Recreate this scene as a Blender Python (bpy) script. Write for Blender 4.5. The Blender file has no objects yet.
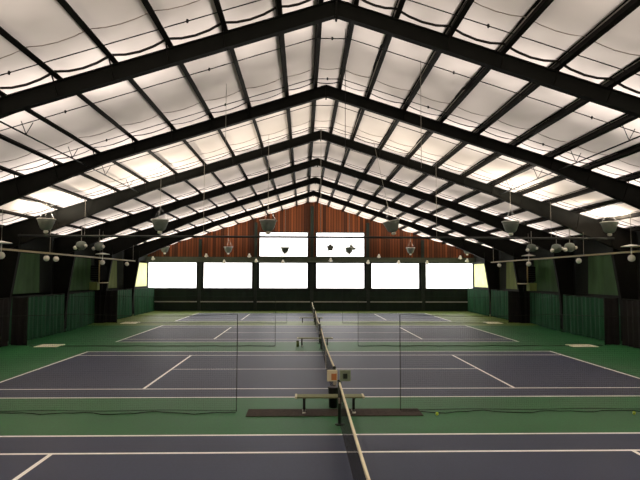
import bpy, bmesh, math, random
from mathutils import Vector, Matrix
random.seed(7)
col = bpy.context.scene.collection
R = math.radians

# ------------------------------------------------------------------ helpers
class MB:
    """collects shapes, built as ONE mesh object"""
    def __init__(self):
        self.v = []; self.f = []; self.m = []; self.s = []
    def add(self, vs, fs, mi=0, smooth=False):
        b = len(self.v)
        self.v += [tuple(p) for p in vs]
        for f in fs:
            self.f.append([b + i for i in f]); self.m.append(mi); self.s.append(smooth)
        return self
    def box(self, x0, x1, y0, y1, z0, z1, mi=0, mat=None):
        vs = [(x, y, z) for z in (z0, z1) for y in (y0, y1) for x in (x0, x1)]
        if mat: vs = [mat @ Vector(p) for p in vs]
        return self.add(vs, [(0,2,3,1),(4,5,7,6),(0,1,5,4),(2,6,7,3),(0,4,6,2),(1,3,7,5)], mi)
    def rbox(self, x0, x1, y0, y1, z0, z1, b=.01, mi=0):
        """box with chamfered vertical and horizontal edges"""
        bm = bmesh.new()
        bmesh.ops.create_cube(bm, size=1)
        for v in bm.verts:
            v.co = Vector(((x0+x1)/2 + v.co.x*(x1-x0), (y0+y1)/2 + v.co.y*(y1-y0), (z0+z1)/2 + v.co.z*(z1-z0)))
        bmesh.ops.bevel(bm, geom=bm.edges[:], offset=b, segments=2, affect='EDGES', profile=.5)
        bm.verts.index_update()
        vs = [v.co[:] for v in bm.verts]; fs = [[v.index for v in f.verts] for f in bm.faces]
        bm.free()
        return self.add(vs, fs, mi)
    def tube(self, pts, r, n=6, mi=0, cap=True):
        pts = [Vector(p) for p in pts]
        rs = r if isinstance(r, (list, tuple)) else [r]*len(pts)
        vs = []; fs = []
        t0 = (pts[1]-pts[0]).normalized()
        up = Vector((0,0,1)) if abs(t0.z) < .9 else Vector((1,0,0))
        for i, p in enumerate(pts):
            t = (pts[min(i+1, len(pts)-1)] - pts[max(i-1, 0)]).normalized()
            a = t.cross(up).normalized(); b = a.cross(t).normalized()
            for k in range(n):
                w = 2*math.pi*k/n
                vs.append(p + (a*math.cos(w) + b*math.sin(w))*rs[i])
        for i in range(len(pts)-1):
            for k in range(n):
                k2 = (k+1) % n
                fs.append((i*n+k, i*n+k2, (i+1)*n+k2, (i+1)*n+k))
        if cap:
            fs.append(tuple(range(n))[::-1]); fs.append(tuple((len(pts)-1)*n + k for k in range(n)))
        return self.add(vs, fs, mi, n > 6)
    def lathe(self, prof, c=(0,0,0), n=20, mi=0, mat=None):
        vs = []; fs = []
        for r, z in prof:
            for k in range(n):
                w = 2*math.pi*k/n
                vs.append(Vector((r*math.cos(w), r*math.sin(w), z)))
        if mat: vs = [mat @ p for p in vs]
        vs = [p + Vector(c) for p in vs]
        for i in range(len(prof)-1):
            for k in range(n):
                k2 = (k+1) % n
                fs.append((i*n+k, i*n+k2, (i+1)*n+k2, (i+1)*n+k))
        if prof[0][0] > 1e-4: fs.append(tuple(range(n))[::-1])
        if prof[-1][0] > 1e-4: fs.append(tuple((len(prof)-1)*n + k for k in range(n)))
        return self.add(vs, fs, mi, True)
    def ball(self, c, r, n=14, mi=0):
        m = n//2
        return self.lathe([(max(r*math.sin(math.pi*i/m), 1e-5), -r*math.cos(math.pi*i/m)) for i in range(m+1)], c, n, mi)
    def sheet(self, grid, mi=0, smooth=True):
        h = len(grid); w = len(grid[0])
        vs = [p for row in grid for p in row]
        fs = [(i*w+j, i*w+j+1, (i+1)*w+j+1, (i+1)*w+j) for i in range(h-1) for j in range(w-1)]
        return self.add(vs, fs, mi, smooth)
    def build(self, name, mats, parent=None, loc=(0,0,0)):
        me = bpy.data.meshes.new(name)
        me.from_pydata(self.v, [], self.f)
        if not isinstance(mats, (list, tuple)): mats = [mats]
        for m in mats: me.materials.append(m)
        for p, mi, s in zip(me.polygons, self.m, self.s):
            p.material_index = mi; p.use_smooth = s
        me.validate(); me.update()
        o = bpy.data.objects.new(name, me); col.objects.link(o)
        o.location = loc
        if parent is not None: o.parent = parent
        return o

def tag(o, label=None, cat=None, group=None, kind=None):
    if label: o['label'] = label
    if cat: o['category'] = cat
    if group: o['group'] = group
    if kind: o['kind'] = kind
    return o

def empty(name, loc=(0,0,0), rz=0):
    o = bpy.data.objects.new(name, None); col.objects.link(o)
    o.location = loc; o.rotation_euler = (0,0,rz); o.empty_display_size = .2
    return o

def copy_tree(o, parent=None):
    c = o.copy(); col.objects.link(c)
    if parent is not None: c.parent = parent
    for ch in [k for k in o.children]:
        copy_tree(ch, c)
    return c

def struct(o, label=None):
    o['kind'] = 'structure'
    if label: o['label'] = label
    return o

# ------------------------------------------------------------------ materials
def lin(c):
    f = lambda x: x/12.92 if x <= .04045 else ((x+.055)/1.055)**2.4
    return tuple(f(x/255) for x in c) + (1,)

def mat(name, rgb, rough=.7, var=.12, scale=3.0, metal=0, spec=.3, stretch=None, bump=0):
    m = bpy.data.materials.new(name); m.use_nodes = True
    nt = m.node_tree; N = nt.nodes; L = nt.links
    b = N['Principled BSDF']
    b.inputs['Roughness'].default_value = rough
    b.inputs['Metallic'].default_value = metal
    b.inputs['Specular IOR Level'].default_value = spec
    tc = N.new('ShaderNodeTexCoord'); mp = N.new('ShaderNodeMapping')
    if stretch: mp.inputs['Scale'].default_value = stretch
    nz = N.new('ShaderNodeTexNoise'); nz.inputs['Scale'].default_value = scale; nz.inputs['Detail'].default_value = 5
    rp = N.new('ShaderNodeValToRGB')
    c = lin(rgb)
    rp.color_ramp.elements[0].position = .3; rp.color_ramp.elements[1].position = .7
    rp.color_ramp.elements[0].color = tuple(x*(1-var) for x in c[:3]) + (1,)
    rp.color_ramp.elements[1].color = tuple(min(1, x*(1+var)) for x in c[:3]) + (1,)
    L.new(tc.outputs['Object'], mp.inputs['Vector']); L.new(mp.outputs['Vector'], nz.inputs['Vector'])
    L.new(nz.outputs['Fac'], rp.inputs['Fac']); L.new(rp.outputs['Color'], b.inputs['Base Color'])
    if bump:
        bp = N.new('ShaderNodeBump'); bp.inputs['Strength'].default_value = bump; bp.inputs['Distance'].default_value = .02
        L.new(nz.outputs['Fac'], bp.inputs['Height']); L.new(bp.outputs['Normal'], b.inputs['Normal'])
    return m

def translucent_mat(name, refl, trans, var=.1, scale=.8):
    m = bpy.data.materials.new(name); m.use_nodes = True
    nt = m.node_tree; N = nt.nodes; L = nt.links
    for n in list(N): N.remove(n)
    out = N.new('ShaderNodeOutputMaterial')
    d = N.new('ShaderNodeBsdfDiffuse'); t = N.new('ShaderNodeBsdfTranslucent'); ad = N.new('ShaderNodeAddShader')
    tc = N.new('ShaderNodeTexCoord'); nz = N.new('ShaderNodeTexNoise'); nz.inputs['Scale'].default_value = scale; nz.inputs['Detail'].default_value = 4
    L.new(tc.outputs['Object'], nz.inputs['Vector'])
    for sh, c in ((d, refl), (t, trans)):
        rp = N.new('ShaderNodeValToRGB'); rp.color_ramp.elements[0].position = .25; rp.color_ramp.elements[1].position = .75
        rp.color_ramp.elements[0].color = tuple(x*(1-var) for x in c) + (1,)
        rp.color_ramp.elements[1].color = tuple(min(1, x*(1+var)) for x in c) + (1,)
        L.new(nz.outputs['Fac'], rp.inputs['Fac']); L.new(rp.outputs['Color'], sh.inputs['Color'])
    L.new(d.outputs[0], ad.inputs[0]); L.new(t.outputs[0], ad.inputs[1]); L.new(ad.outputs[0], out.inputs['Surface'])
    return m

def ceiling_mat():
    """cream fabric; light bands by the frames and eaves are painted into its translucency"""
    m = bpy.data.materials.new('cream_roof_fabric'); m.use_nodes = True
    nt = m.node_tree; N = nt.nodes; L = nt.links
    for n in list(N): N.remove(n)
    def math_(op, a, b=None, c=None):
        n = N.new('ShaderNodeMath'); n.operation = op
        for i, v in enumerate((a, b, c)):
            if v is None: continue
            if isinstance(v, (int, float)): n.inputs[i].default_value = v
            else: L.new(v, n.inputs[i])
        return n.outputs[0]
    out = N.new('ShaderNodeOutputMaterial')
    d = N.new('ShaderNodeBsdfDiffuse'); t = N.new('ShaderNodeBsdfTranslucent'); ad = N.new('ShaderNodeAddShader')
    d.inputs['Color'].default_value = (.56, .50, .45, 1)
    tc = N.new('ShaderNodeTexCoord'); sp = N.new('ShaderNodeSeparateXYZ'); L.new(tc.outputs['Object'], sp.inputs[0])
    nz = N.new('ShaderNodeTexNoise'); nz.inputs['Scale'].default_value = .55; nz.inputs['Detail'].default_value = 4
    L.new(tc.outputs['Object'], nz.inputs['Vector'])
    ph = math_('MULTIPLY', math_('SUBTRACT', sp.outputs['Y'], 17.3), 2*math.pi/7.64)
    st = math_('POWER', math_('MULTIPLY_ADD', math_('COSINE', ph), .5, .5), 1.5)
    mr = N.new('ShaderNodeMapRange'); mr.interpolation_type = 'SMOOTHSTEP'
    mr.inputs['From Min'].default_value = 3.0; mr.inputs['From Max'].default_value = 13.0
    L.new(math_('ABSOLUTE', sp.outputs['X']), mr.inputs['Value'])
    amt = math_('ADD', math_('MULTIPLY', st, math_('MULTIPLY_ADD', mr.outputs[0], 1.3, .7)), .5)  # lit bands put into the colour, stronger toward the eaves
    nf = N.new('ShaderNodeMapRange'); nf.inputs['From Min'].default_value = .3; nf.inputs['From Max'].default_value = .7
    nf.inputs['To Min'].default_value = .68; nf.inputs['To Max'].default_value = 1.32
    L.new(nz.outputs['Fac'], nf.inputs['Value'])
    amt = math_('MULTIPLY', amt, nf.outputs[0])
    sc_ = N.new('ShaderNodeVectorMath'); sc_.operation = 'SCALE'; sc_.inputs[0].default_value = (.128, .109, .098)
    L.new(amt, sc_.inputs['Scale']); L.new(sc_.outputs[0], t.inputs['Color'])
    L.new(d.outputs[0], ad.inputs[0]); L.new(t.outputs[0], ad.inputs[1]); L.new(ad.outputs[0], out.inputs['Surface'])
    return m

def net_mat(name, rgb, cell, wire):
    """square netting: opaque strings, clear holes (object space x / y and z)"""
    m = bpy.data.materials.new(name); m.use_nodes = True
    nt = m.node_tree; N = nt.nodes; L = nt.links
    b = N['Principled BSDF']; b.inputs['Base Color'].default_value = lin(rgb); b.inputs['Roughness'].default_value = .9
    b.inputs['Specular IOR Level'].default_value = .1
    tc = N.new('ShaderNodeTexCoord'); sp = N.new('ShaderNodeSeparateXYZ'); L.new(tc.outputs['Object'], sp.inputs[0])
    ad = N.new('ShaderNodeMath'); ad.operation = 'ADD'; L.new(sp.outputs['X'], ad.inputs[0]); L.new(sp.outputs['Y'], ad.inputs[1])
    res = []
    for src in (ad.outputs[0], sp.outputs['Z']):
        md = N.new('ShaderNodeMath'); md.operation = 'PINGPONG'; md.inputs[1].default_value = cell/2; L.new(src, md.inputs[0])
        lt = N.new('ShaderNodeMath'); lt.operation = 'LESS_THAN'; lt.inputs[1].default_value = wire/2; L.new(md.outputs[0], lt.inputs[0])
        res.append(lt)
    mx = N.new('ShaderNodeMath'); mx.operation = 'MAXIMUM'; L.new(res[0].outputs[0], mx.inputs[0]); L.new(res[1].outputs[0], mx.inputs[1])
    L.new(mx.outputs[0], b.inputs['Alpha'])
    return m

def board_mat():
    """reddish vertical timber boarding"""
    m = bpy.data.materials.new('red_timber_boards'); m.use_nodes = True
    nt = m.node_tree; N = nt.nodes; L = nt.links
    b = N['Principled BSDF']; b.inputs['Roughness'].default_value = .6; b.inputs['Specular IOR Level'].default_value = .14
    tc = N.new('ShaderNodeTexCoord'); sp = N.new('ShaderNodeSeparateXYZ'); L.new(tc.outputs['Object'], sp.inputs[0])
    dv = N.new('ShaderNodeMath'); dv.operation = 'DIVIDE'; dv.inputs[1].default_value = .3; L.new(sp.outputs['X'], dv.inputs[0])
    fl = N.new('ShaderNodeMath'); fl.operation = 'FLOOR'; L.new(dv.outputs[0], fl.inputs[0])
    fr = N.new('ShaderNodeMath'); fr.operation = 'FRACT'; L.new(dv.outputs[0], fr.inputs[0])
    wn = N.new('ShaderNodeTexWhiteNoise'); wn.noise_dimensions = '1D'; L.new(fl.outputs[0], wn.inputs['W'])
    rp = N.new('ShaderNodeValToRGB')
    e = rp.color_ramp.elements
    e[0].color = lin((62,34,20)); e[1].color = lin((128,70,38))
    L.new(wn.outputs['Value'], rp.inputs['Fac'])
    gt = N.new('ShaderNodeMath'); gt.operation = 'GREATER_THAN'; gt.inputs[1].default_value = .16; L.new(fr.outputs[0], gt.inputs[0])
    mx = N.new('ShaderNodeMixRGB'); mx.inputs[1].default_value = lin((34,18,12)); L.new(gt.outputs[0], mx.inputs[0]); L.new(rp.outputs['Color'], mx.inputs[2])
    L.new(mx.outputs[0], b.inputs['Base Color'])
    return m

def court_mat(name, rgb, var, rough=.5):
    m = bpy.data.materials.new(name); m.use_nodes = True
    nt = m.node_tree; N = nt.nodes; L = nt.links
    b = N['Principled BSDF']; b.inputs['Roughness'].default_value = rough; b.inputs['Specular IOR Level'].default_value = .25
    tc = N.new('ShaderNodeTexCoord')
    n1 = N.new('ShaderNodeTexNoise'); n1.inputs['Scale'].default_value = 14; n1.inputs['Detail'].default_value = 6
    n2 = N.new('ShaderNodeTexNoise'); n2.inputs['Scale'].default_value = .35; n2.inputs['Detail'].default_value = 3
    av = N.new('ShaderNodeMath'); av.operation = 'ADD'
    hf = N.new('ShaderNodeMath'); hf.operation = 'MULTIPLY'; hf.inputs[1].default_value = .5
    for n in (n1, n2): L.new(tc.outputs['Object'], n.inputs['Vector'])
    L.new(n1.outputs['Fac'], av.inputs[0]); L.new(n2.outputs['Fac'], av.inputs[1]); L.new(av.outputs[0], hf.inputs[0])
    rp = N.new('ShaderNodeValToRGB'); rp.color_ramp.elements[0].position = .3; rp.color_ramp.elements[1].position = .7
    c = lin(rgb)
    rp.color_ramp.elements[0].color = tuple(x*(1-var) for x in c[:3]) + (1,)
    rp.color_ramp.elements[1].color = tuple(min(1, x*(1+var)) for x in c[:3]) + (1,)
    L.new(hf.outputs[0], rp.inputs['Fac']); L.new(rp.outputs['Color'], b.inputs['Base Color'])
    return m

M = dict(
    green=court_mat('green_court_surround', (38,98,54), .25),
    olive=court_mat('lit_green_court_surround', (96,116,44), .25),  # same green, yellowed to mimic light on the far floor
    blue=court_mat('slate_blue_court', (50,58,80), .15),
    line=court_mat('white_court_line', (255,252,246), .03),
    steel=mat('dark_green_black_steel', (19,19,15), .7, .2, 2.0, spec=.12),
    purlin=mat('dark_bronze_steel', (20,18,14), .7, .2, 2.0, spec=.12),
    rod=mat('black_rod', (24,22,20), .6),
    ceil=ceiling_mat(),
    seam=mat('dark_seam_tape', (30,26,22), .8),
    faint=mat('grey_seam_tape', (150,138,128), .8),
    pane=translucent_mat('frosted_window_pane', (.3,.3,.3), (.8,.8,.8), .02),
    yellow_pane=translucent_mat('backlit_yellow_panel', (.3,.32,.15), (.26,.265,.13), .15, 1.5),
    frame=mat('window_frame_green', (24,34,26), .6),
    dark=mat('black_green_wall', (20,26,20), .8, .2),
    boards=board_mat(),
    panel=mat('green_wall_fabric', (58,88,50), .8, .3, 1.5, stretch=(1,1,.3)),
    panel2=mat('olive_wall_fabric', (104,116,62), .8, .2, 1.5, stretch=(1,1,.3)),
    curtain=mat('green_curtain', (26,72,46), .85, .4, 2.5, stretch=(1,1,.15)),
    far_curtain=mat('deep_green_curtain', (14,28,20), .85, .25, 2.5, stretch=(1,1,.15)),
    black=mat('black_curtain', (26,24,22), .85, .2),
    rail=mat('cream_rail', (150,134,84), .5, .08),
    header=mat('grey_green_steel', (72,80,64), .55, .15),
    pipe=mat('dark_pipe', (34,38,34), .5),
    greypipe=mat('grey_conduit', (150,150,146), .5),
    white=mat('white_enamel', (238,236,226), .35, .04),
    shade=mat('grey_lamp_bowl', (120,128,116), .5, .12),
    darkshade=mat('dark_grey_lamp_cone', (58,60,52), .5, .12),
    glass=mat('milky_globe', (250,246,230), .25, .02),
    netband=mat('white_net_band', (226,218,190), .7, .06),
    tennis_net=net_mat('black_tennis_netting', (10,10,9), .045, .02),
    divider=net_mat('dark_divider_netting', (6,8,6), .06, .0018),
    rope=mat('dark_rope', (28,34,26), .8),
    post=mat('dark_green_post', (26,36,28), .5),
    bench=mat('olive_bench_plank', (112,116,80), .6, .12, 6),
    benchleg=mat('black_bench_leg', (22,22,20), .5),
    foot=mat('pale_rubber_foot', (200,200,190), .7),
    mat_=mat('brown_black_mat', (58,50,44), .9, .25, 8),
    ball=mat('yellow_felt', (206,226,60), .9, .1, 40),
    orange=mat('orange_card', (170,112,66), .6, .1),
    card=mat('pale_card', (206,200,170), .6, .06),
    greycard=mat('grey_green_card', (120,134,110), .6, .15, 20),
    bin=mat('black_plastic', (20,22,22), .45),
    heater=mat('black_heater_casing', (14,14,12), .95, spec=.02),
    floorpatch=mat('white_floor_plate', (244,240,214), .6, .06),
    wire=mat('pale_wire', (150,144,132), .5),
)

# ------------------------------------------------------------------ dimensions (metres)
CAMX, CAMH = -.961, 3.855
W = 18.3                       # half width of the hall
YB, YF = -1.0, 63.3            # back and far wall
RZ, SL = 12.2, .318            # roof: frame top at the ridge, slope
FR = [16.6 + 7.64*k for k in range(6)]
def rz(x): return RZ - SL*abs(x)
PX = [.52] + [1.75 + 1.615*k for k in range(11)]     # purlins each side of the ridge
FAB = .23                      # fabric above frame top
CY = [8.56 + 15.28*k for k in range(4)]              # court centres

# ------------------------------------------------------------------ floor with painted courts (one mesh)
lw = .05
xs = {-W, W}; ys = {YB, YF}
HB, HS = 11.885, 6.4
def rects():
    out = []
    for c in CY:
        out.append((-HB, HB, c-5.485, c+5.485, 2))
    for c in CY:
        for s in (-1, 1):
            lx = lw
            out.append((s*HB-lx-.01 if s < 0 else s*HB-lx, s*HB+lx if s < 0 else s*HB+lx+.01, c-5.485-lx, c+5.485+lx, 3))   # baseline
            out.append((s*HS-lx, s*HS+lx, c-4.115, c+4.115, 3))              # service line
            out.append((-HB, HB, c+s*5.485-lx, c+s*5.485+lx, 3))             # doubles sideline
            out.append((-HB, HB, c+s*4.115-lx, c+s*4.115+lx, 3))             # singles sideline
            out.append((s*HB-(.1 if s > 0 else 0), s*HB+(.1 if s < 0 else 0), c-.05, c+.05, 3))   # centre mark
        out.append((-HS, HS, c-lx*.8, c+lx*.8, 3))                           # centre service line
    return out
rc = rects()
for x0, x1, y0, y1, m_ in rc:
    xs |= {x0, x1}; ys |= {y0, y1}
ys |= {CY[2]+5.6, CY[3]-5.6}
xs = sorted(xs); ys = sorted(ys)
mb = MB()
vid = {}
for i in range(len(ys)-1):
    for j in range(len(xs)-1):
        cx = (xs[j]+xs[j+1])/2; cy = (ys[i]+ys[i+1])/2
        if xs[j+1]-xs[j] < 1e-6 or ys[i+1]-ys[i] < 1e-6: continue
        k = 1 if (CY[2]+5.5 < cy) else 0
        for x0, x1, y0, y1, m_ in rc:
            if x0 < cx < x1 and y0 < cy < y1: k = m_
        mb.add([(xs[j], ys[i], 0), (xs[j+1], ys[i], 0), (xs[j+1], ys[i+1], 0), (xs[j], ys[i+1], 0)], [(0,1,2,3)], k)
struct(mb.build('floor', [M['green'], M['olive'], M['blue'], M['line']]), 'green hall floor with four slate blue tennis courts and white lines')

# ------------------------------------------------------------------ ceiling fabric, sagging between purlins
knots = sorted([-W] + [-x for x in PX] + PX + [W])
prof = []
for a, b in zip(knots, knots[1:]):
    n = 8
    for i in range(n):
        t = i/n; x = a + (b-a)*t
        base = rz(a)*(1-t) + rz(b)*t
        sag = .11*4*t*(1-t)*min(1, (b-a)/1.6)
        prof.append((x, base + FAB, sag))
prof.append((W, rz(W)+FAB, 0))
mb = MB()
yy = []
bounds = [YB] + [1.32, 8.96] + FR + [YF]
for a, b in zip(bounds, bounds[1:]):
    for i in range(6): yy.append((a + (b-a)*i/6, .75 + .25*abs(2*(i/6)-1)))
yy.append((YF, 1))
mb.sheet([[(x, y, z - s*k + .02*math.sin(x*1.7 + y*.9)*(1 if s > .02 else 0)) for x, z, s in prof] for y, k in yy])
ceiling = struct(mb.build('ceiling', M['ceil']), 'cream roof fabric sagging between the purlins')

def seam_obj(y, r, m, drop, extra=.0):
    mb = MB()
    mb.tube([(x, y, z - s*(1+extra) - drop) for x, z, s in prof[::2] + prof[-1:]], r, 5)
    o = mb.build('seam', m, ceiling); return o
for k, F in enumerate(FR):
    o = seam_obj(F - .32, .04 if k < 1 else .022, M['seam'], .05 if k < 1 else .02, .35 if k < 1 else 0); 
    if k == 0: o['label'] = 'dark tape seam'
    if k < 3:
        o = seam_obj(F - 2.0, .013, M['faint'], .02)
        o = seam_obj(F + 1.2, .012, M['faint'], .02)

# ------------------------------------------------------------------ walls
# side walls
for s, nm in ((-1, 'wall_left'), (1, 'wall_right')):
    mb = MB()
    for y0, y1, z0, z1 in ((YB, 55.2, 0, 6.7), (55.2, 62.8, 0, 2.74), (55.2, 62.8, 5.24, 6.7), (62.8, YF, 0, 6.7)):   # leaves an added opening that backlights the last bay's panel
        mb.add([(s*W, y0, z0), (s*W, y1, z0), (s*W, y1, z1), (s*W, y0, z1)], [(0,1,2,3) if s > 0 else (3,2,1,0)])
    # upper girt and lower ledge
    mb.box(s*W-.12, s*W+.0, YB, YF, 5.25, 5.5); mb.box(s*W-.1, s*W+.0, YB, YF, 2.62, 2.74)
    wl = struct(mb.build(nm, M['dark']), 'dark %s side wall behind green curtains and wall panels' % ('left' if s < 0 else 'right'))
    segs = [(24.9, 31.4), (32.2, 37.6), (40.1, 46.6), (47.6, 53.0)]
    for k, (a, b) in enumerate(segs):
        g = []
        n = int((b-a)*3)
        for z in (2.74, 3.6, 4.4, 5.25):
            g.append([(s*(W-.05-.03*math.sin(i*1.9+z)), a+(b-a)*i/n, z) for i in range(n+1)])
        p = MB().sheet(g).build('wall_panel', M['panel2'] if k == 3 else M['panel'], wl)
        if k == 3: p['label'] = 'pale olive wall panel near the far end'

# far wall: boards over green-black base, openings for the windows, gable top
WX = [(.43, 5.92), (6.62, 12.10), (12.76, 18.2)]
WIN = [(s*a, s*b) if s > 0 else (-b, -a) for s in (-1, 1) for a, b in WX]
WIN.sort()
UP = [(-5.92, -.43), (.43, 5.92)]
LZ0, LZ1, UZ0, UZ1 = 2.46, 5.40, 6.0, 8.80
cuts = sorted({-W, W, 0} | {v for w in WIN for v in w})
mb = MB()
for a, b in zip(cuts, cuts[1:]):
    mid = (a+b)/2
    lo = any(w0 < mid < w1 for w0, w1 in WIN); up = any(w0 < mid < w1 for w0, w1 in UP)
    zs = [(0, LZ0, 1)] if lo else [(0, LZ1, 1)]
    zs.append((LZ1, UZ0, 1))
    if up: pass
    else: zs.append((UZ0, UZ1, 0)) if min(rz(a), rz(b)) > UZ1 + .0 else None
    for z0, z1, k in zs:
        mb.add([(a, 0, z0), (b, 0, z0), (b, 0, z1), (a, 0, z1)], [(0,1,2,3)], k)
    zb = UZ1 if (up or min(rz(a), rz(b)) > UZ1) else UZ0
    ta, tb = rz(a)+FAB+.1, rz(b)+FAB+.1
    mb.add([(a, 0, zb), (b, 0, zb), (b, 0, max(zb, tb)), (a, 0, max(zb, ta))], [(0,1,2,3)], 0)
struct(mb.build('wall_far', [M['boards'], M['dark']], None, (0, YF, 0)), 'far gable wall of reddish timber boards above a dark green base')
# back wall behind the camera
mb = MB()
mb.add([(-W, YB, 0), (W, YB, 0), (W, YB, 6.7), (0, YB, 12.6), (-W, YB, 6.7)], [(0,1,2,3,4)])
struct(mb.build('wall_back', M['dark']), 'dark end wall behind the viewer')

# windows
def window(idx, x0, x1, z0, z1, label):
    t = empty('window_%d' % idx, ((x0+x1)/2, YF, z0)); struct(t, label)
    w = (x1-x0)/2; h = z1-z0; e = .07
    f = MB()
    f.box(-w-.02, -w+e, -.08, .05, -.02, h+.02); f.box(w-e, w+.02, -.08, .05, -.02, h+.02)
    f.box(-w+e, w-e, -.08, .05, -.02, e); f.box(-w+e, w-e, -.08, .05, h-e, h+.02)
    f.build('window_frame', M['frame'], t)
    p = MB(); p.add([(-w+.03, 0, .03), (w-.03, 0, .03), (w-.03, 0, h-.03), (-w+.03, 0, h-.03)], [(0,1,2,3)])
    p.build('window_pane', M['pane'], t)
    s = MB(); s.box(-w-.05, w+.05, -.16, -.08, -.08, -.0); s.build('window_sill', M['frame'], t)
ordn = ['first', 'second', 'third', 'fourth', 'fifth', 'sixth']
for i, (a, b) in enumerate(WIN):
    window(i+1, a, b, LZ0, LZ1, 'bright white window in the lower row of the far wall, %s from the left' % ordn[i])
for i, (a, b) in enumerate(UP):
    window(7+i, a, b, UZ0, UZ1, 'bright white upper window left of the centre post' if i == 0 else 'bright white upper window right of the centre post')

# trim on the far wall: centre post, posts between windows, header
k = 1
for x, top, w in ((0, RZ-.5, .19), (-6.27, rz(6.27)-.35, .16), (6.27, rz(6.27)-.35, .16), (-12.44, rz(12.44)-.3, .16), (12.44, rz(12.44)-.3, .16)):
    mb = MB()
    mb.box(-w, w, -.34, -.30, 0, top); mb.box(-w, w, -.06, -.02, 0, top); mb.box(-.03, .03, -.30, -.06, 0, top)
    struct(mb.build('trim_%d' % k, M['frame'], None, (x, YF, 0)), 'steel post on the far wall')
    k += 1
mb = MB()
mb.box(-W, W, -.2, -.02, 5.42, 5.5); mb.box(-W, W, -.2, -.02, 5.86, 5.96); mb.box(-W, W, -.1, -.02, 5.5, 5.86)
struct(mb.build('trim_%d' % k, M['header'], None, (0, YF-.35, 0)), 'grey green steel header beam above the lower windows')

# side wall panels of the last bay, backlit through added openings to look lit
for i, s in enumerate((-1, 1)):
    t = empty('window_%d' % (9+i), (s*(W-.12), 58.9, 2.74))
    struct(t, 'pale yellow side panel between the last roof frame and the far windows, %s wall' % ('left' if s < 0 else 'right'))
    p = MB(); p.add([(0, -3.75, 0), (0, 3.95, 0), (0, 3.95, 2.5), (0, -3.75, 2.5)], [(0,1,2,3)]); p.build('window_pane', M['yellow_pane'], t)
    f = MB(); f.box(-.03, .03, -3.8, -3.7, 0, 2.5); f.box(-.03, .03, 3.9, 4.0, 0, 2.5); f.box(-.03,.03,-3.8,4.0,-.05,0); f.build('window_frame', M['frame'], t)

# ------------------------------------------------------------------ roof frames
def depth(x):
    x = abs(x)
    pts = [(0, .50), (9.5, .52), (13.5, .92), (17.0, 1.35), (18.3, 1.45)]
    for (a, da), (b, db) in zip(pts, pts[1:]):
        if x <= b: return da + (db-da)*(x-a)/(b-a)
    return pts[-1][1]
def build_frame():
    t = empty('roof_frame', (0, FR[0], 0))
    for s in (-1, 1):
        mb = MB()
        X = [0, 3, 6, 9.5, 11.5, 13.5, 15.3, 17.0, 18.2]
        fl = .13
        def strip(fn, hw, th):
            for a, b in zip(X, X[1:]):
                za, zb = fn(a), fn(b)
                vs = []
                for x, z in ((a, za), (b, zb)):
                    vs += [(s*x, -hw, z), (s*x, hw, z), (s*x, hw, z+th), (s*x, -hw, z+th)]
                mb.add(vs, [(0,1,5,4),(1,2,6,5),(2,3,7,6),(3,0,4,7),(0,3,2,1),(4,5,6,7)])
        strip(lambda x: rz(x)-.03, fl, .03)                       # top flange
        strip(lambda x: rz(x)-depth(x), fl, .035)                 # bottom flange
        for a, b in zip(X, X[1:]):                                # web
            mb.add([(s*a, y, z) for y in (-.02, .02) for z in (rz(a)-depth(a), rz(a))] + [(s*b, y, z) for y in (-.02, .02) for z in (rz(b)-depth(b), rz(b))],
                   [(0,1,5,4),(2,6,7,3)])
        mb.box(s*.0-.0 if s > 0 else -.03, .03 if s > 0 else 0, -fl, fl, RZ-.6, RZ)    # end plate at the ridge
        mb.build('rafter', M['steel'], t)
        c = MB()
        zt = rz(17.5) - .4
        prof_ = [(17.35, 0), (17.12, 2.7), (16.75, 5.1), (16.72, zt)]
        for (xa, za), (xb, zb) in zip(prof_, prof_[1:]):
            c.add([(s*xa, -fl, za), (s*xa, fl, za), (s*(xa+.035), fl, za), (s*(xa+.035), -fl, za), (s*xb, -fl, zb), (s*xb, fl, zb), (s*(xb+.035), fl, zb), (s*(xb+.035), -fl, zb)],
                  [(0,1,5,4),(1,2,6,5),(2,3,7,6),(3,0,4,7),(4,5,6,7)])
            c.add([(s*xa, y, za) for y in (-.02, .02)] + [(s*18.2, y, za) for y in (-.02, .02)] + [(s*xb, y, zb) for y in (-.02, .02)] + [(s*18.2, y, zb) for y in (-.02, .02)],
                  [(0,2,6,4),(1,5,7,3)])
        c.box(min(s*18.16, s*18.2), max(s*18.16, s*18.2), -fl, fl, 0, zt)
        c.box(min(s*17.25, s*18.2), max(s*17.25, s*18.2), -.2, .2, 0, .03)            # base plate
        c.build('column', M['steel'], t)
        for x in PX[2:10:1]:
            b = MB(); zz = rz(x)-depth(x)+.05
            b.tube([(s*(x), -.04, zz), (s*(x), -.55, rz(x)+.06)], .022, 5)
            b.build('flange_brace', M['purlin'], t)
    return t
roots = [build_frame()]
for F in FR[1:]:
    o = copy_tree(roots[0]); o.location = (0, F, 0); roots.append(o)
fw = ['nearest to the viewer, across the top of the picture', 'second from the viewer', 'third from the viewer', 'fourth from the viewer', 'fifth from the viewer', 'farthest, just before the boarded gable wall']
for o, w in zip(roots, fw):
    tag(o, 'dark steel gable roof frame with tapered columns, ' + w, 'roof frame', 'steel roof frames across the hall')

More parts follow.
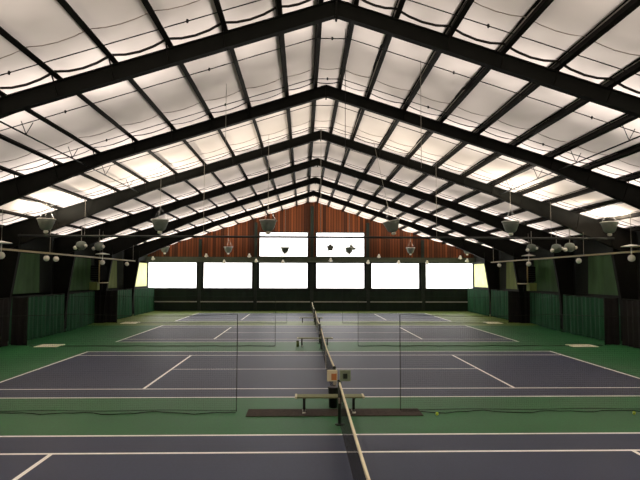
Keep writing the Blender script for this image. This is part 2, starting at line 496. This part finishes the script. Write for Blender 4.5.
# ------------------------------------------------------------------ purlins
pos = ['nearest the ridge', 'second from the ridge', 'third from the ridge', 'fourth from the ridge', 'fifth from the ridge', 'sixth from the ridge', 'seventh from the ridge',
       'eighth from the ridge', 'ninth from the ridge', 'tenth from the ridge', 'eleventh from the ridge', 'closest to the eave']
ang = math.atan(SL)
for s in (-1, 1):
    for k, x in enumerate(PX):
        mb = MB()
        r = Matrix.Rotation(s*ang, 4, 'Y')
        d, fw_ = .23, .14
        mb.box(-.012, .012, YB, YF-.06, 0.005, d, mat=r)
        mb.box(0, fw_, YB, YF-.06, 0.005, .03, mat=r)
        mb.box(-fw_, 0, YB, YF-.06, d-.02, d, mat=r)
        mb.box(fw_-.015, fw_, YB, YF-.06, .03, .05, mat=r)
        o = mb.build('roof_purlin', M['purlin'], None, (s*x, 0, rz(x)+.004))
        tag(o, 'long dark roof purlin on the %s slope, %s' % ('left' if s < 0 else 'right', pos[k]), 'purlin', 'roof purlins running the length of the hall')

# thin sag rods crossing the purlins
for k, F in enumerate([8.96] + FR):
    for j, dy in enumerate((2.35, 7.64-1.3)):
        y = F + dy
        if y < 12 or y > YF-.5: continue
        mb = MB()
        mb.tube([(-17.9, y, rz(17.9)+.03), (-.6, y, rz(.6)+.02), (.6, y, rz(.6)+.02), (17.9, y, rz(17.9)+.03)], .017, 5)
        t = mb.build('sag_rod', M['rod'])
        for x in ((-9.0, -4.2, 0, 4.2, 9.0) if k < 2 else ()):
            MB().lathe([(.03, -.05), (.04, 0), (.03, .05)], (x, y, rz(max(.6, abs(x)))+.025), 6).build('coupling', M['rod'], t)
        if k == 0: lab = 'thin black tie rod under the cream fabric in front of the nearest roof frame'
        else: lab = 'thin black tie rod across the bay behind the %s roof frame, %s of its two' % (['nearest', 'second', 'third', 'fourth', 'fifth', 'farthest'][k-1], 'nearer' if j == 0 else 'farther')
        tag(t, lab, 'tie rod', 'thin tie rods across the roof')

# gas pipes along the slopes, hung on V-shaped hangers
for s in (-1, 1):
    x = 10.25
    t = empty('gas_pipe', (s*x, 16.8, 8.55))
    mb = MB(); mb.tube([(0, 0, 0), (0, 15, 0)], .03, 8); mb.build('pipe', M['pipe'], t)
    for y in (2.1, 5.9, 9.7, 13.3):
        h = MB()
        h.tube([(0, y, .02), (.22, y, rz(x+.22)-8.55+.1)], .014, 5); h.tube([(0, y, .02), (-.22, y, rz(x-.22)-8.55+.1)], .014, 5)
        h.build('hanger', M['rod'], t)
    tag(t, 'thin dark pipe hung on V hangers under the %s roof slope' % ('left' if s < 0 else 'right'), 'pipe', 'hung pipes under the roof slopes')

# straight pipe across the hall that carries the second divider
t = empty('cross_pipe', (0, 31.35, 6.03))
mb = MB(); mb.tube([(-16.6, 0, 0), (16.6, 0, 0)], .06, 10); mb.build('pipe', M['pipe'], t)
for x in (-13, -6.5, 0, 6.5, 13):
    h = MB(); h.tube([(x, 0, .03), (x, 0, rz(x)-6.03)], .01, 5); h.build('hanger', M['wire'], t)
tag(t, 'dark straight pipe spanning the hall in front of the upper windows', 'pipe')

# cream rails with globes along both sides
for s in (-1, 1):
    t = empty('side_rail', (s*15.0, 21.5, 5.08))
    sec = MB(); sec.box(-.06, .06, 0, 26, -.045, .045); sec.build('rail', M['rail'], t)
    for y in (2.5, 10.2, 17.9, 25.5):
        h = MB(); h.tube([(0, y, .04), (0, y, rz(15)-depth(15)-5.0)], .012, 5); h.build('hanger', M['wire'], t)
    tag(t, 'long cream rail hung along the %s side wall above the green panels' % ('left' if s < 0 else 'right'), 'rail', 'cream rails along the side walls')

def pendant():
    t = empty('pendant_globe')
    MB().lathe([(.04, .55), (.42, .47), (.46, .44), (.06, .47)], n=20).build('reflector_disc', M['white'], t)
    MB().tube([(0,0,.5), (0,0,.02)], .03, 8).build('stem', M['white'], t)
    MB().ball((0,0,-.1), .17).build('globe', M['glass'], t)
    MB().tube([(0,0,.5), (0,0,2.0)], .01, 6).build('hanger', M['wire'], t)
    return t
pd = pendant()
spots = [(-14.4, 25.5), (-14.4, 38.2), (14.4, 26.0), (14.4, 38.1)]
for i, (x, y) in enumerate(spots):
    o = pd if i == 0 else copy_tree(pd)
    o.location = (x, y, 4.84)
    side = 'left' if x < 0 else 'right'
    tag(o, 'white globe under a flat disc on the %s rail, %s' % (side, 'nearest the viewer' if i % 2 == 0 else 'before the heater box'), 'pendant lamp', 'pendant globes along the side rails')
def globe():
    t = empty('hanging_globe')
    MB().lathe([(.05, .24), (.07, .2), (.07, .1), (.05, .08)], n=12).build('fitting', M['darkshade'], t)
    MB().ball((0,0,0), .16).build('globe', M['glass'], t)
    return t
gb = globe()
gs = [(15.0, 32.3, 'small white globe lamp under the right cream rail, between two pendants'),
      (-15.0, 31.3, 'small white globe lamp under the left cream rail, nearer of the close pair'),
      (-15.0, 32.5, 'small white globe lamp under the left cream rail, farther of the close pair'),
      (-15.0, 45.4, 'small white globe lamp at the far end of the left cream rail'),
      (15.0, 45.6, 'small white globe lamp at the far end of the right cream rail')]
for i, (x, y, lab) in enumerate(gs):
    o = gb if i == 0 else copy_tree(gb)
    o.location = (x, y, 4.793); tag(o, lab, 'globe lamp', 'globe lamps under the side rails')

# ------------------------------------------------------------------ funnel uplights
def uplight():
    t = empty('funnel_uplight')
    pr = [(.10, -.46), (.22, -.42), (.30, -.33), (.40, -.02), (.45, .12), (.43, .12), (.37, -.02), (.26, -.28), (.02, -.34)]
    MB().lathe(pr, n=24).build('bowl', M['shade'], t)
    MB().lathe([(.43, .11), (.475, .12), (.475, .155), (.43, .15)], n=24).build('rim', M['white'], t)
    MB().lathe([(.03, -.62), (.10, -.60), (.13, -.53), (.10, -.45)], n=14).build('knob', M['glass'], t)
    h = MB()
    for k in range(3):
        a = 2*math.pi*k/3; h.tube([(.44*math.cos(a), .44*math.sin(a), .14), (0, 0, .8)], .005, 4)
    h.build('bracket', M['rod'], t)
    h = MB(); h.tube([(0,0,.8), (0,0,1)], .01, 4); h.build('hanger_wire', M['wire'], t)
    return t
up = uplight()
LY1, LY2, LZ = 30.0, 58.0, 6.68
rows = [(x, LY1) for x in (-14.5, -8.55, -2.85, 3.75, 10.2, 15.6)] + [(x, LY2) for x in (-15.1, -8.65, -2.85, 3.75, 10.1, 16.0)]
names = ['far left', 'second from the left', 'third from the left', 'fourth from the left', 'fifth from the left', 'far right']
for i, (x, y) in enumerate(rows):
    o = up if i == 0 else copy_tree(up)
    o.location = (x, y, LZ)
    if i == 3: o.rotation_euler = (0, R(-12), 0)
    top = rz(x) + .2 - LZ
    for ch in o.children:
        if ch.name.startswith('hanger_wire'):
            ch.location = (0, 0, .8); 
            s = max((top - .8)/.2, .5); ch.scale = (1, 1, s); ch.location = (0, 0, .8 - .8*s)
    row = 'nearer row' if i < 6 else 'far row'
    tag(o, 'grey funnel uplight with pale knob, %s, %s' % (row, names[i % 6]), 'uplight', 'funnel uplights in the ' + ('nearer row' if i < 6 else 'far row'))
    power = (260 if abs(x) > 12 else 130) if i < 6 else 220
    L = bpy.data.lights.new('uplight_glow', 'AREA'); L.shape = 'DISK'; L.size = .5; L.energy = power; L.color = (1, .9, .76)
    lo = bpy.data.objects.new('uplight_glow', L); col.objects.link(lo); lo.location = (x, y, LZ+.2); lo.rotation_euler = (math.pi, 0, 0)
# unseen uplight row overhead: lights only, boosted to brighten the near ceiling
for y in (5.0, 44.0):
    for x in (-14.5, -8.6, -2.9, 3.0, 9.0, 14.8):
        L = bpy.data.lights.new('uplight_glow', 'AREA'); L.shape = 'DISK'; L.size = .5; L.energy = (500 if abs(x) > 8 else 160) if y < 10 else 0; L.color = (1, .88, .74)
        if L.energy == 0: continue
        lo = bpy.data.objects.new('uplight_glow', L); col.objects.link(lo); lo.location = (x, y, LZ); lo.rotation_euler = (math.pi, 0, 0)

# small white spotlights clamped along the header beam
def spotlight():
    t = empty('clamp_spotlight')
    MB().box(-.06, .06, .05, .3, -.04, .04).build('clamp', M['darkshade'], t)
    MB().lathe([(.06, .2), (.1, .16), (.13, .02), (.22, -.14), (.2, -.14), (.11, 0), (.02, .02)], n=16, mat=Matrix.Rotation(R(25), 4, 'X')).build('reflector', M['white'], t)
    MB().ball((0, -.06, -.15), .1).build('bulb', M['glass'], t)
    return t
sp = spotlight()
sx = [153, 206, 224, 249, 256, 283, 331, 369, 380, 400, 429, 463, 470]
sv = [259, 256, 262, 256, 261, 262, 260, 262, 256, 262, 262, 257, 260]
for i, (u, v) in enumerate(zip(sx, sv)):
    o = sp if i == 0 else copy_tree(sp)
    y = YF-.85
    o.location = (max(-17.6, min(17.6, CAMX + (u-303.5)*y/570)), y, 3.855 + (276.6-v)*y/565)
    lab = 'small white spotlight clamped to the header beam over the far windows, %s from the left' % (
        ['first','second','third','fourth','fifth','sixth','seventh','eighth','ninth','tenth','eleventh','twelfth','thirteenth','fourteenth','fifteenth'][i])
    tag(o, lab, 'spotlight', 'spotlights on the far header beam')

# twin-headed floodlights under the eaves
def flood():
    t = empty('round_floodlight')
    MB().lathe([(.08, .26), (.24, .2), (.31, 0), (.24, -.18), (.1, -.26)], n=18).build('housing', M['shade'], t)
    MB().ball((-.3, -.1, -.14), .12).build('lens', M['glass'], t)
    MB().ball((.3, -.1, -.02), .1).build('lens', M['glass'], t)
    MB().tube([(0,0,.28), (0,0,1.1)], .02, 6).build('hanger', M['wire'], t)
    return t
fd = flood()
for i, (x, y, z, lab) in enumerate([
    (-14.0, 33.5, 5.62, 'grey round floodlight with white lenses under the left eave, nearer of two'),
    (-14.0, 36.4, 5.72, 'grey round floodlight with white lenses under the left eave, farther of two'),
    (14.0, 36.6, 5.75, 'grey round floodlight with white lenses under the right eave, farthest of three'),
    (14.3, 33.6, 5.58, 'grey round floodlight with white lenses under the right eave, middle of three'),
    (14.3, 31.9, 5.55, 'grey round floodlight with white lenses under the right eave, nearest of three')]):
    o = fd if i == 0 else copy_tree(fd)
    o.location = (x, y, z); tag(o, lab, 'floodlight', 'floodlights under the eaves')

# dark ornaments hanging before the right upper window
def star(cx, n, r0, r1, rot=0):
    pts = []
    for k in range(2*n):
        a = rot + math.pi*k/n; r = r0 if k % 2 == 0 else r1
        pts.append((cx + r*math.sin(a), r*math.cos(a)))
    return pts
def cutout(name, pts, loc, label):
    t = empty(name, loc)
    mb = MB(); n = len(pts)
    c = (sum(p[0] for p in pts)/n, sum(p[1] for p in pts)/n)
    vs = [(p[0], -.04, p[1]) for p in pts] + [(p[0], .04, p[1]) for p in pts] + [(c[0], -.1, c[1]), (c[0], .1, c[1])]
    fs = [(i, (i+1) % n, n+(i+1) % n, n+i) for i in range(n)] + [(2*n, (i+1) % n, i) for i in range(n)] + [(2*n+1, n+i, n+(i+1) % n) for i in range(n)]
    mb.add(vs, fs).build('body', M['darkshade'], t)
    MB().tube([(0,0,.3), (0,0,rz(loc[0])-loc[2]-.3)], .01, 4).build('hanger_wire', M['rod'], t)
    tag(t, label, 'hanging fitting')
cutout('hanging_cluster', star(0, 5, .46, .3), (2.0, YF-1.2, 7.0), 'dark star shaped fitting hanging before the right upper window')
cutout('hanging_bracket_lamp', [(-.62,-.45), (-.55,.1), (-.2,.15), (-.02,.62), (.2,.2), (.68,-.1), (.3,-.2), (0,-.15), (-.3,-.42)], (4.3, YF-1.2, 6.95), 'dark jagged fitting hanging in the right upper window beside the star shape')

# thin wires dropping from the roof
for i, (x, y, z0, lab) in enumerate([(.42, 18.6, 8.0, 'thin dark wire dropping from the ridge just behind the nearest roof frame'),
                                (3.1, 19.2, 7.6, 'thin pale wire hanging from the right slope behind the nearest roof frame'),
                                (-3.9, 21.0, 8.8, 'thin pale wire hanging from the left slope behind the nearest roof frame')]):
    mb = MB(); mb.tube([(0,0,0), (0,0,rz(x)+.2-z0)], .009, 4)
    tag(mb.build('hanging_wire', M['wire'] if i else M['rod'], None, (x, y, z0)), lab, 'wire', 'hanging wires')

# ------------------------------------------------------------------ curtains
def pleated(y0, y1, z0, z1, amp, per, ph, axis, fixed, n=None, hem=.0):
    Ln = abs(y1-y0); n = n or max(8, int(Ln/per*6))
    g = []
    for zi in range(7):
        tz = zi/6; z = z0 + (z1-z0)*tz
        row = []
        for i in range(n+1):
            t = i/n; q = y0 + (y1-y0)*t
            a = amp*(.35 + .65*(1-tz))*(math.sin(2*math.pi*q/per + ph) + .5*math.sin(2*math.pi*q/(per*2.7) + 1.3*ph + .6*tz))
            zz = z - (.05*abs(math.sin(math.pi*t*max(1, round(Ln/1.5)))) if zi == 6 else 0)
            row.append((fixed + a, q, zz) if axis == 'y' else (q, fixed + a, zz))
        g.append(row)
    return g
bays = [(24.5, 31.7), (32.1, 39.2), (39.8, 46.9), (47.4, 54.5), (55.1, 62.3)]
for s in (-1, 1):
    side = 'left' if s < 0 else 'right'
    for k, (a, b) in enumerate(bays):
        X = s*(17.15 if k in (0,) else 17.25)
        base = X
        g = pleated(a, b, .02, 2.6, .07, .55, k*1.7 + s, 'y', 0)
        t = empty('side_curtain', (X, (a+b)/2, 0))
        skew = (lambda y: 0) if k != 2 else (lambda y: s*.75*max(0, (y-a-1)/(b-a-1)))
        g = [[(p[0]+skew(p[1]), p[1]-(a+b)/2, p[2]) for p in r] for r in g]
        MB().sheet(g).build('cloth', M['curtain'] if k else M['black'], t)
        MB().tube([(skew(q), q-(a+b)/2, 2.62) for q in (a, a+1, b)], .025, 6).build('cable', M['rope'], t)
        where = ['at the edge of the picture', 'just behind the nearer return curtain', 'leading up to the farther return curtain', 'just beyond the farther return curtain', 'in the far corner'][k]
        tag(t, 'pleated %s curtain along the %s wall, %s' % ('green' if k else 'black', side, where), 'curtain', 'curtains along the side walls')
    for k, y in enumerate((31.9, 47.15)):
        x0, x1 = (16.2, 17.05) if k == 0 else (16.25, 18.1)
        t = empty('return_curtain', (s*x0, y, 0))
        L_ = x1-x0
        g = pleated(0, s*L_, .02, 2.68, .05, .4, k, 'x', 0)
        MB().sheet(g).build('cloth', M['black'], t)
        MB().tube([(0,0,0), (0,0,2.72)], .03, 8).build('pole', M['rope'], t)
        tag(t, 'short black return curtain standing out from the %s wall, %s the viewer' % (side, 'nearer' if k == 0 else 'farther from'), 'curtain', 'black return curtains')
# green-black curtains under the far windows
posts = [-18.0, -12.44, -6.27, 0, 6.27, 12.44, 18.0]
for i, (a, b) in enumerate(zip(posts, posts[1:])):
    c = (a+b)/2; hw = (b-a)/2-.2
    t = empty('windbreak_curtain', (c, YF-.5, 0))
    MB().sheet(pleated(-hw, hw, .02, 2.3, .03, .8, i, 'x', 0)).build('cloth', M['far_curtain'], t)
    bd = MB(); bd.box(-hw, hw, -.13, -.09, .98, 1.10); bd.build('band', M['greypipe'], t)['label'] = 'grey horizontal band'
    tag(t, 'dark green curtain with a grey band under the far wall windows, %s from the left' % ordn[i], 'curtain', 'dark curtains under the far windows')

# dark heater boxes with cream pipe frame on the side columns
for s in (-1, 1):
    t = empty('wall_heater', (s*17.1, 45.2, 2.75))
    mb = MB(); mb.rbox(-.35, .35, -.9, .9, .75, 1.9, .04); o = mb.build('casing', M['heater'], t)
    lv = MB()
    for k in range(6): lv.box(-.3, .3, -.93, -.89, .85+k*.17, .9+k*.17)
    lv.build('louvre', M['pipe'], t)
    p = MB(); p.tube([(-s*.42, -1.15, 2.3), (-s*.42, -1.15, .55), (-s*.42, .9, .55)], .05, 8); p.build('pipe', M['rail'], t)
    bx = MB(); bx.rbox(-.3, .3, -1.2, -.6, 0, .62, .03); bx.build('junction_box', M['panel2'], t)['label'] = 'pale olive box'
    MB().tube([(0, -.6, .0), (0, -.6, .8)], .04, 6).build('bracket', M['steel'], t); MB().tube([(0, .7, -.1), (0, .7, .8)], .04, 6).build('bracket', M['steel'], t)
    tag(t, 'black box heater with cream pipe above the %s side curtain' % ('left' if s < 0 else 'right'), 'heater', 'wall heaters above the side curtains')

# ------------------------------------------------------------------ floor plates (white) by the return curtains
for x, y, w, d, lab in [(-14.85, 31.7, .62, .55, 'white floor plate on the green floor by the nearer left black curtain'),
                        (-15.1, 47.0, .62, .7, 'white floor plate on the green floor by the farther left black curtain'),
                        (14.65, 31.5, .72, .5, 'white floor plate on the green floor by the nearer right black curtain'),
                        (14.9, 47.1, .62, .7, 'white floor plate on the green floor by the farther right black curtain')]:
    mb = MB(); mb.rbox(-w, w, -d, d, 0.0, .035, .012)
    for k in (-1, 1): mb.box(k*w*.5-.05, k*w*.5+.05, -d*.8, d*.8, .03, .04)
    tag(mb.build('floor_plate', M['floorpatch'], None, (x, y, .001)), lab, 'floor plate', 'white floor plates')

# ------------------------------------------------------------------ divider nets between the courts
def divider(s, y, x_in, x_out, label):
    t = empty('divider_net', (s*x_in, y, 0))
    Ln = x_out - x_in; n = 46; H = 2.75
    g = []
    for zi, tz in enumerate((0, .02, .2, .6, 1)):
        row = []
        for i in range(n+1):
            q = i/n*Ln
            a = .05*math.sin(q*1.9+y) * (1-.5*tz)
            if zi == 0: a -= .2 + .11*math.sin(q*3.1+y) + .05*math.sin(q*7.3)
            z = H*tz + .012 - (.06*abs(math.sin(q*.7)) if tz == 1 else 0)
            row.append((s*q, a, z))
        g.append(row)
    MB().sheet(g).build('mesh', M['divider'], t)
    hem = MB(); hem.tube([(p[0], p[1], .014) for p in g[0]], .011, 5); hem.tube([(p[0], p[1]+.02, .03) for p in g[1]], .008, 5); hem.build('hem_rope', M['rope'], t)
    MB().tube([(0,0,.0), (0,0,H)], .012, 6).build('edge_rope', M['rope'], t)
    MB().tube([(p[0], p[1], p[2]) for p in g[-1]], .007, 5).build('top_rope', M['rope'], t)
    tag(t, label, 'divider net', 'dark divider nets between the courts')
for y, xl, xr, w in ((16.45, 2.85, 1.85, 'first'), (31.6, 2.5, 2.1, 'second'), (46.9, 2.3, 2.3, 'third')):
    divider(-1, y, xl, 15.9, 'dark see-through divider net left of the benches, %s gap between courts' % w)
    divider(1, y, xr, 15.9, 'dark see-through divider net right of the benches, %s gap between courts' % w)

# ------------------------------------------------------------------ tennis nets
def tennis_net():
    t = empty('tennis_net', (0, CY[0], 0))
    def h(y): return .93 + .16*(abs(y)/6.35)**1.3
    n = 40; Y = [-6.35 + 12.7*i/n for i in range(n+1)]
    MB().sheet([[(0, y, .03 + (h(y)-.03)*k/3) for y in Y] for k in range(4)]).build('mesh', M['tennis_net'], t)
    b = MB()
    for y0, y1 in zip(Y, Y[1:]):
        h0, h1 = h(y0), h(y1); w = .02; d = .055
        vs = [(-w, y0, h0-d), (w, y0, h0-d), (w, y0, h0+.01), (-w, y0, h0+.01), (-w, y1, h1-d), (w, y1, h1-d), (w, y1, h1+.01), (-w, y1, h1+.01)]
        b.add(vs, [(0,1,5,4),(1,2,6,5),(2,3,7,6),(3,0,4,7)])
    b.build('white_band', M['netband'], t)['label'] = 'cream white top band'
    MB().box(-.012, .012, -.03, .03, 0, .93).build('centre_strap', M['netband'], t)
    for s in (-1, 1):
        p = MB(); p.tube([(0, s*6.4, 0), (0, s*6.4, 1.09)], .045, 12); p.lathe([(.05, 1.07), (.05, 1.1), (.02, 1.12)], (0, s*6.4, 0), 12); p.lathe([(.12, 0), (.12, .02), (.05, .03)], (0, s*6.4, 0), 12)
        po = p.build('post', M['post'], t)
        c = MB(); c.tube([(0, s*6.4, .62), (.14, s*6.4, .62), (.14, s*6.4, .74)], .012, 6); c.rbox(-.04, .06, s*6.4-.05, s*6.4+.05, .55, .7, .01); c.build('crank', M['wire'], po)
    return t
tn = tennis_net()
for k, y in enumerate(CY):
    o = tn if k == 0 else copy_tree(tn)
    o.location = (0, y, 0)
    tag(o, 'black tennis net with white top band on the %s court' % ['nearest', 'second', 'third', 'farthest'][k], 'tennis net', 'tennis nets in line down the hall')

# ------------------------------------------------------------------ benches, mats, scoreboard, bin, balls
def bench():
    t = empty('court_bench')
    s = MB()
    for k in range(3): s.rbox(-.95, .95, -.2+k*.137, -.2+k*.137+.122, .425, .465, .008)
    s.build('seat', M['bench'], t)
    for x in (-.72, .68):
        l = MB(); l.box(x-.035, x+.035, -.03, .03, .04, .40); l.box(x-.04, x+.04, -.18, .18, .395, .425); l.box(x-.03, x+.03, -.17, .17, .035, .075)
        lo = l.build('leg', M['benchleg'], t)
        for q in (-.15, .15): MB().lathe([(.05, 0), (.055, .02), (.04, .05)], (x, q, 0), 10).build('foot', M['foot'], lo)
    for k in (-1, 1):
        c = MB(); c.rbox(k*.95-.03, k*.95+.03, -.21, .21, .42, .475, .01); c.build('end_cap', M['card'], t)
    return t
bn = bench()
for k, (x, y) in enumerate(((-.2, 16.25), (-.3, 31.5), (-.3, 46.8))):
    o = bn if k == 0 else copy_tree(bn)
    o.location = (x, y, .02 if k == 0 else .0)
    tag(o, 'low olive plank bench on black legs in the %s gap between courts' % ['nearest', 'second', 'third'][k], 'bench', 'benches between the courts')
mb = MB(); mb.rbox(-2.5, 2.42, -.42, .42, 0, .018, .006)
for k in range(24): mb.box(-2.4+k*.2, -2.38+k*.2, -.4, .4, .015, .022)
tag(mb.build('floor_mat', M['mat_'], None, (-.03, 16.25, .001)), 'long dark brown floor mat under the nearest bench', 'mat')

t = empty('score_cards', (0, 14.96, 1.122))
b = MB(); b.box(-.33, .27, -.02, .02, 0, .03); b.build('bracket', M['post'], t)
p = MB(); p.rbox(-.33, -.06, -.05, .01, 0, .29, .012); a = p.build('card_box', M['card'], t); a['label'] = 'pale box with an orange face'
MB().box(-.22, -.08, -.06, -.048, .03, .2).build('card', M['orange'], a)
p = MB(); p.rbox(.0, .29, -.05, .01, .0, .29, .012); a = p.build('card_box', M['greycard'], t); a['label'] = 'grey green box'
MB().box(.09, .2, -.06, -.048, .07, .2).build('card', M['post'], a)
tag(t, 'pair of pale and grey score card boxes on top of the nearest net post', 'score cards')

t = empty('litter_bin', (-.06, 16.95, 0))
MB().lathe([(.13, 0), (.15, .55), (.155, .57), (.14, .57), (.12, .04)], n=16).build('tub', M['bin'], t)
MB().lathe([(.157, .55), (.165, .56), (.165, .59), (.15, .59)], n=16).build('rim', M['bin'], t)
tag(t, 'small black litter bin behind the nearest bench', 'bin')

t = empty('ball_tube', (-1.25, 31.3, 0))
MB().lathe([(.07, 0), (.075, .3), (.06, .32)], n=12).build('tube', M['panel2'], t); MB().lathe([(.078, .29), (.078, .33), (.0, .335)], n=12).build('lid', M['bin'], t)
tag(t, 'small pale green container on the floor beside the second bench', 'container')

for x, y, lab in ((2.78, 15.9, 'yellow tennis ball on the green strip just right of the divider net edge'), (8.36, 15.9, 'yellow tennis ball on the green strip toward the right side')):
    o = MB().ball((0,0,0), .045, 18).build('tennis_ball', M['ball'], None, (x, y, .046))
    sm = MB(); 
    sm.tube([(.0455*math.cos(a)*math.cos(.45*math.sin(2*a)), .0455*math.sin(a)*math.cos(.45*math.sin(2*a)), .0455*math.sin(.45*math.sin(2*a))) for a in [2*math.pi*i/24 for i in range(25)]], .0025, 5)
    sm.build('seam', M['white'], o)
    tag(o, lab, 'tennis ball', 'tennis balls on the floor')

# ------------------------------------------------------------------ world, camera
w = bpy.data.worlds.new('sky'); bpy.context.scene.world = w; w.use_nodes = True
bg = w.node_tree.nodes['Background']; bg.inputs['Color'].default_value = (1, .98, .95, 1); bg.inputs['Strength'].default_value = 3.0

cam = bpy.data.cameras.new('camera'); co = bpy.data.objects.new('camera', cam); col.objects.link(co)
cam.sensor_width = 36; cam.lens = 564.69*36/640; cam.clip_start = .05; cam.clip_end = 300
co.location = (CAMX, 0, CAMH)
yaw, pit, roll = .0293, .0642, .0028
m3 = Matrix.Rotation(-yaw, 3, 'Z') @ Matrix.Rotation(math.pi/2 + pit, 3, 'X') @ Matrix.Rotation(roll, 3, 'Z')
co.rotation_euler = m3.to_euler()
sc = bpy.context.scene
sc.camera = co
sc.view_settings.view_transform = 'Standard'
sc.view_settings.exposure = .72
sc.cycles.max_bounces = 8; sc.cycles.diffuse_bounces = 4; sc.cycles.transparent_max_bounces = 24
sc.cycles.sample_clamp_indirect = 4
sc.cycles.use_denoising = True
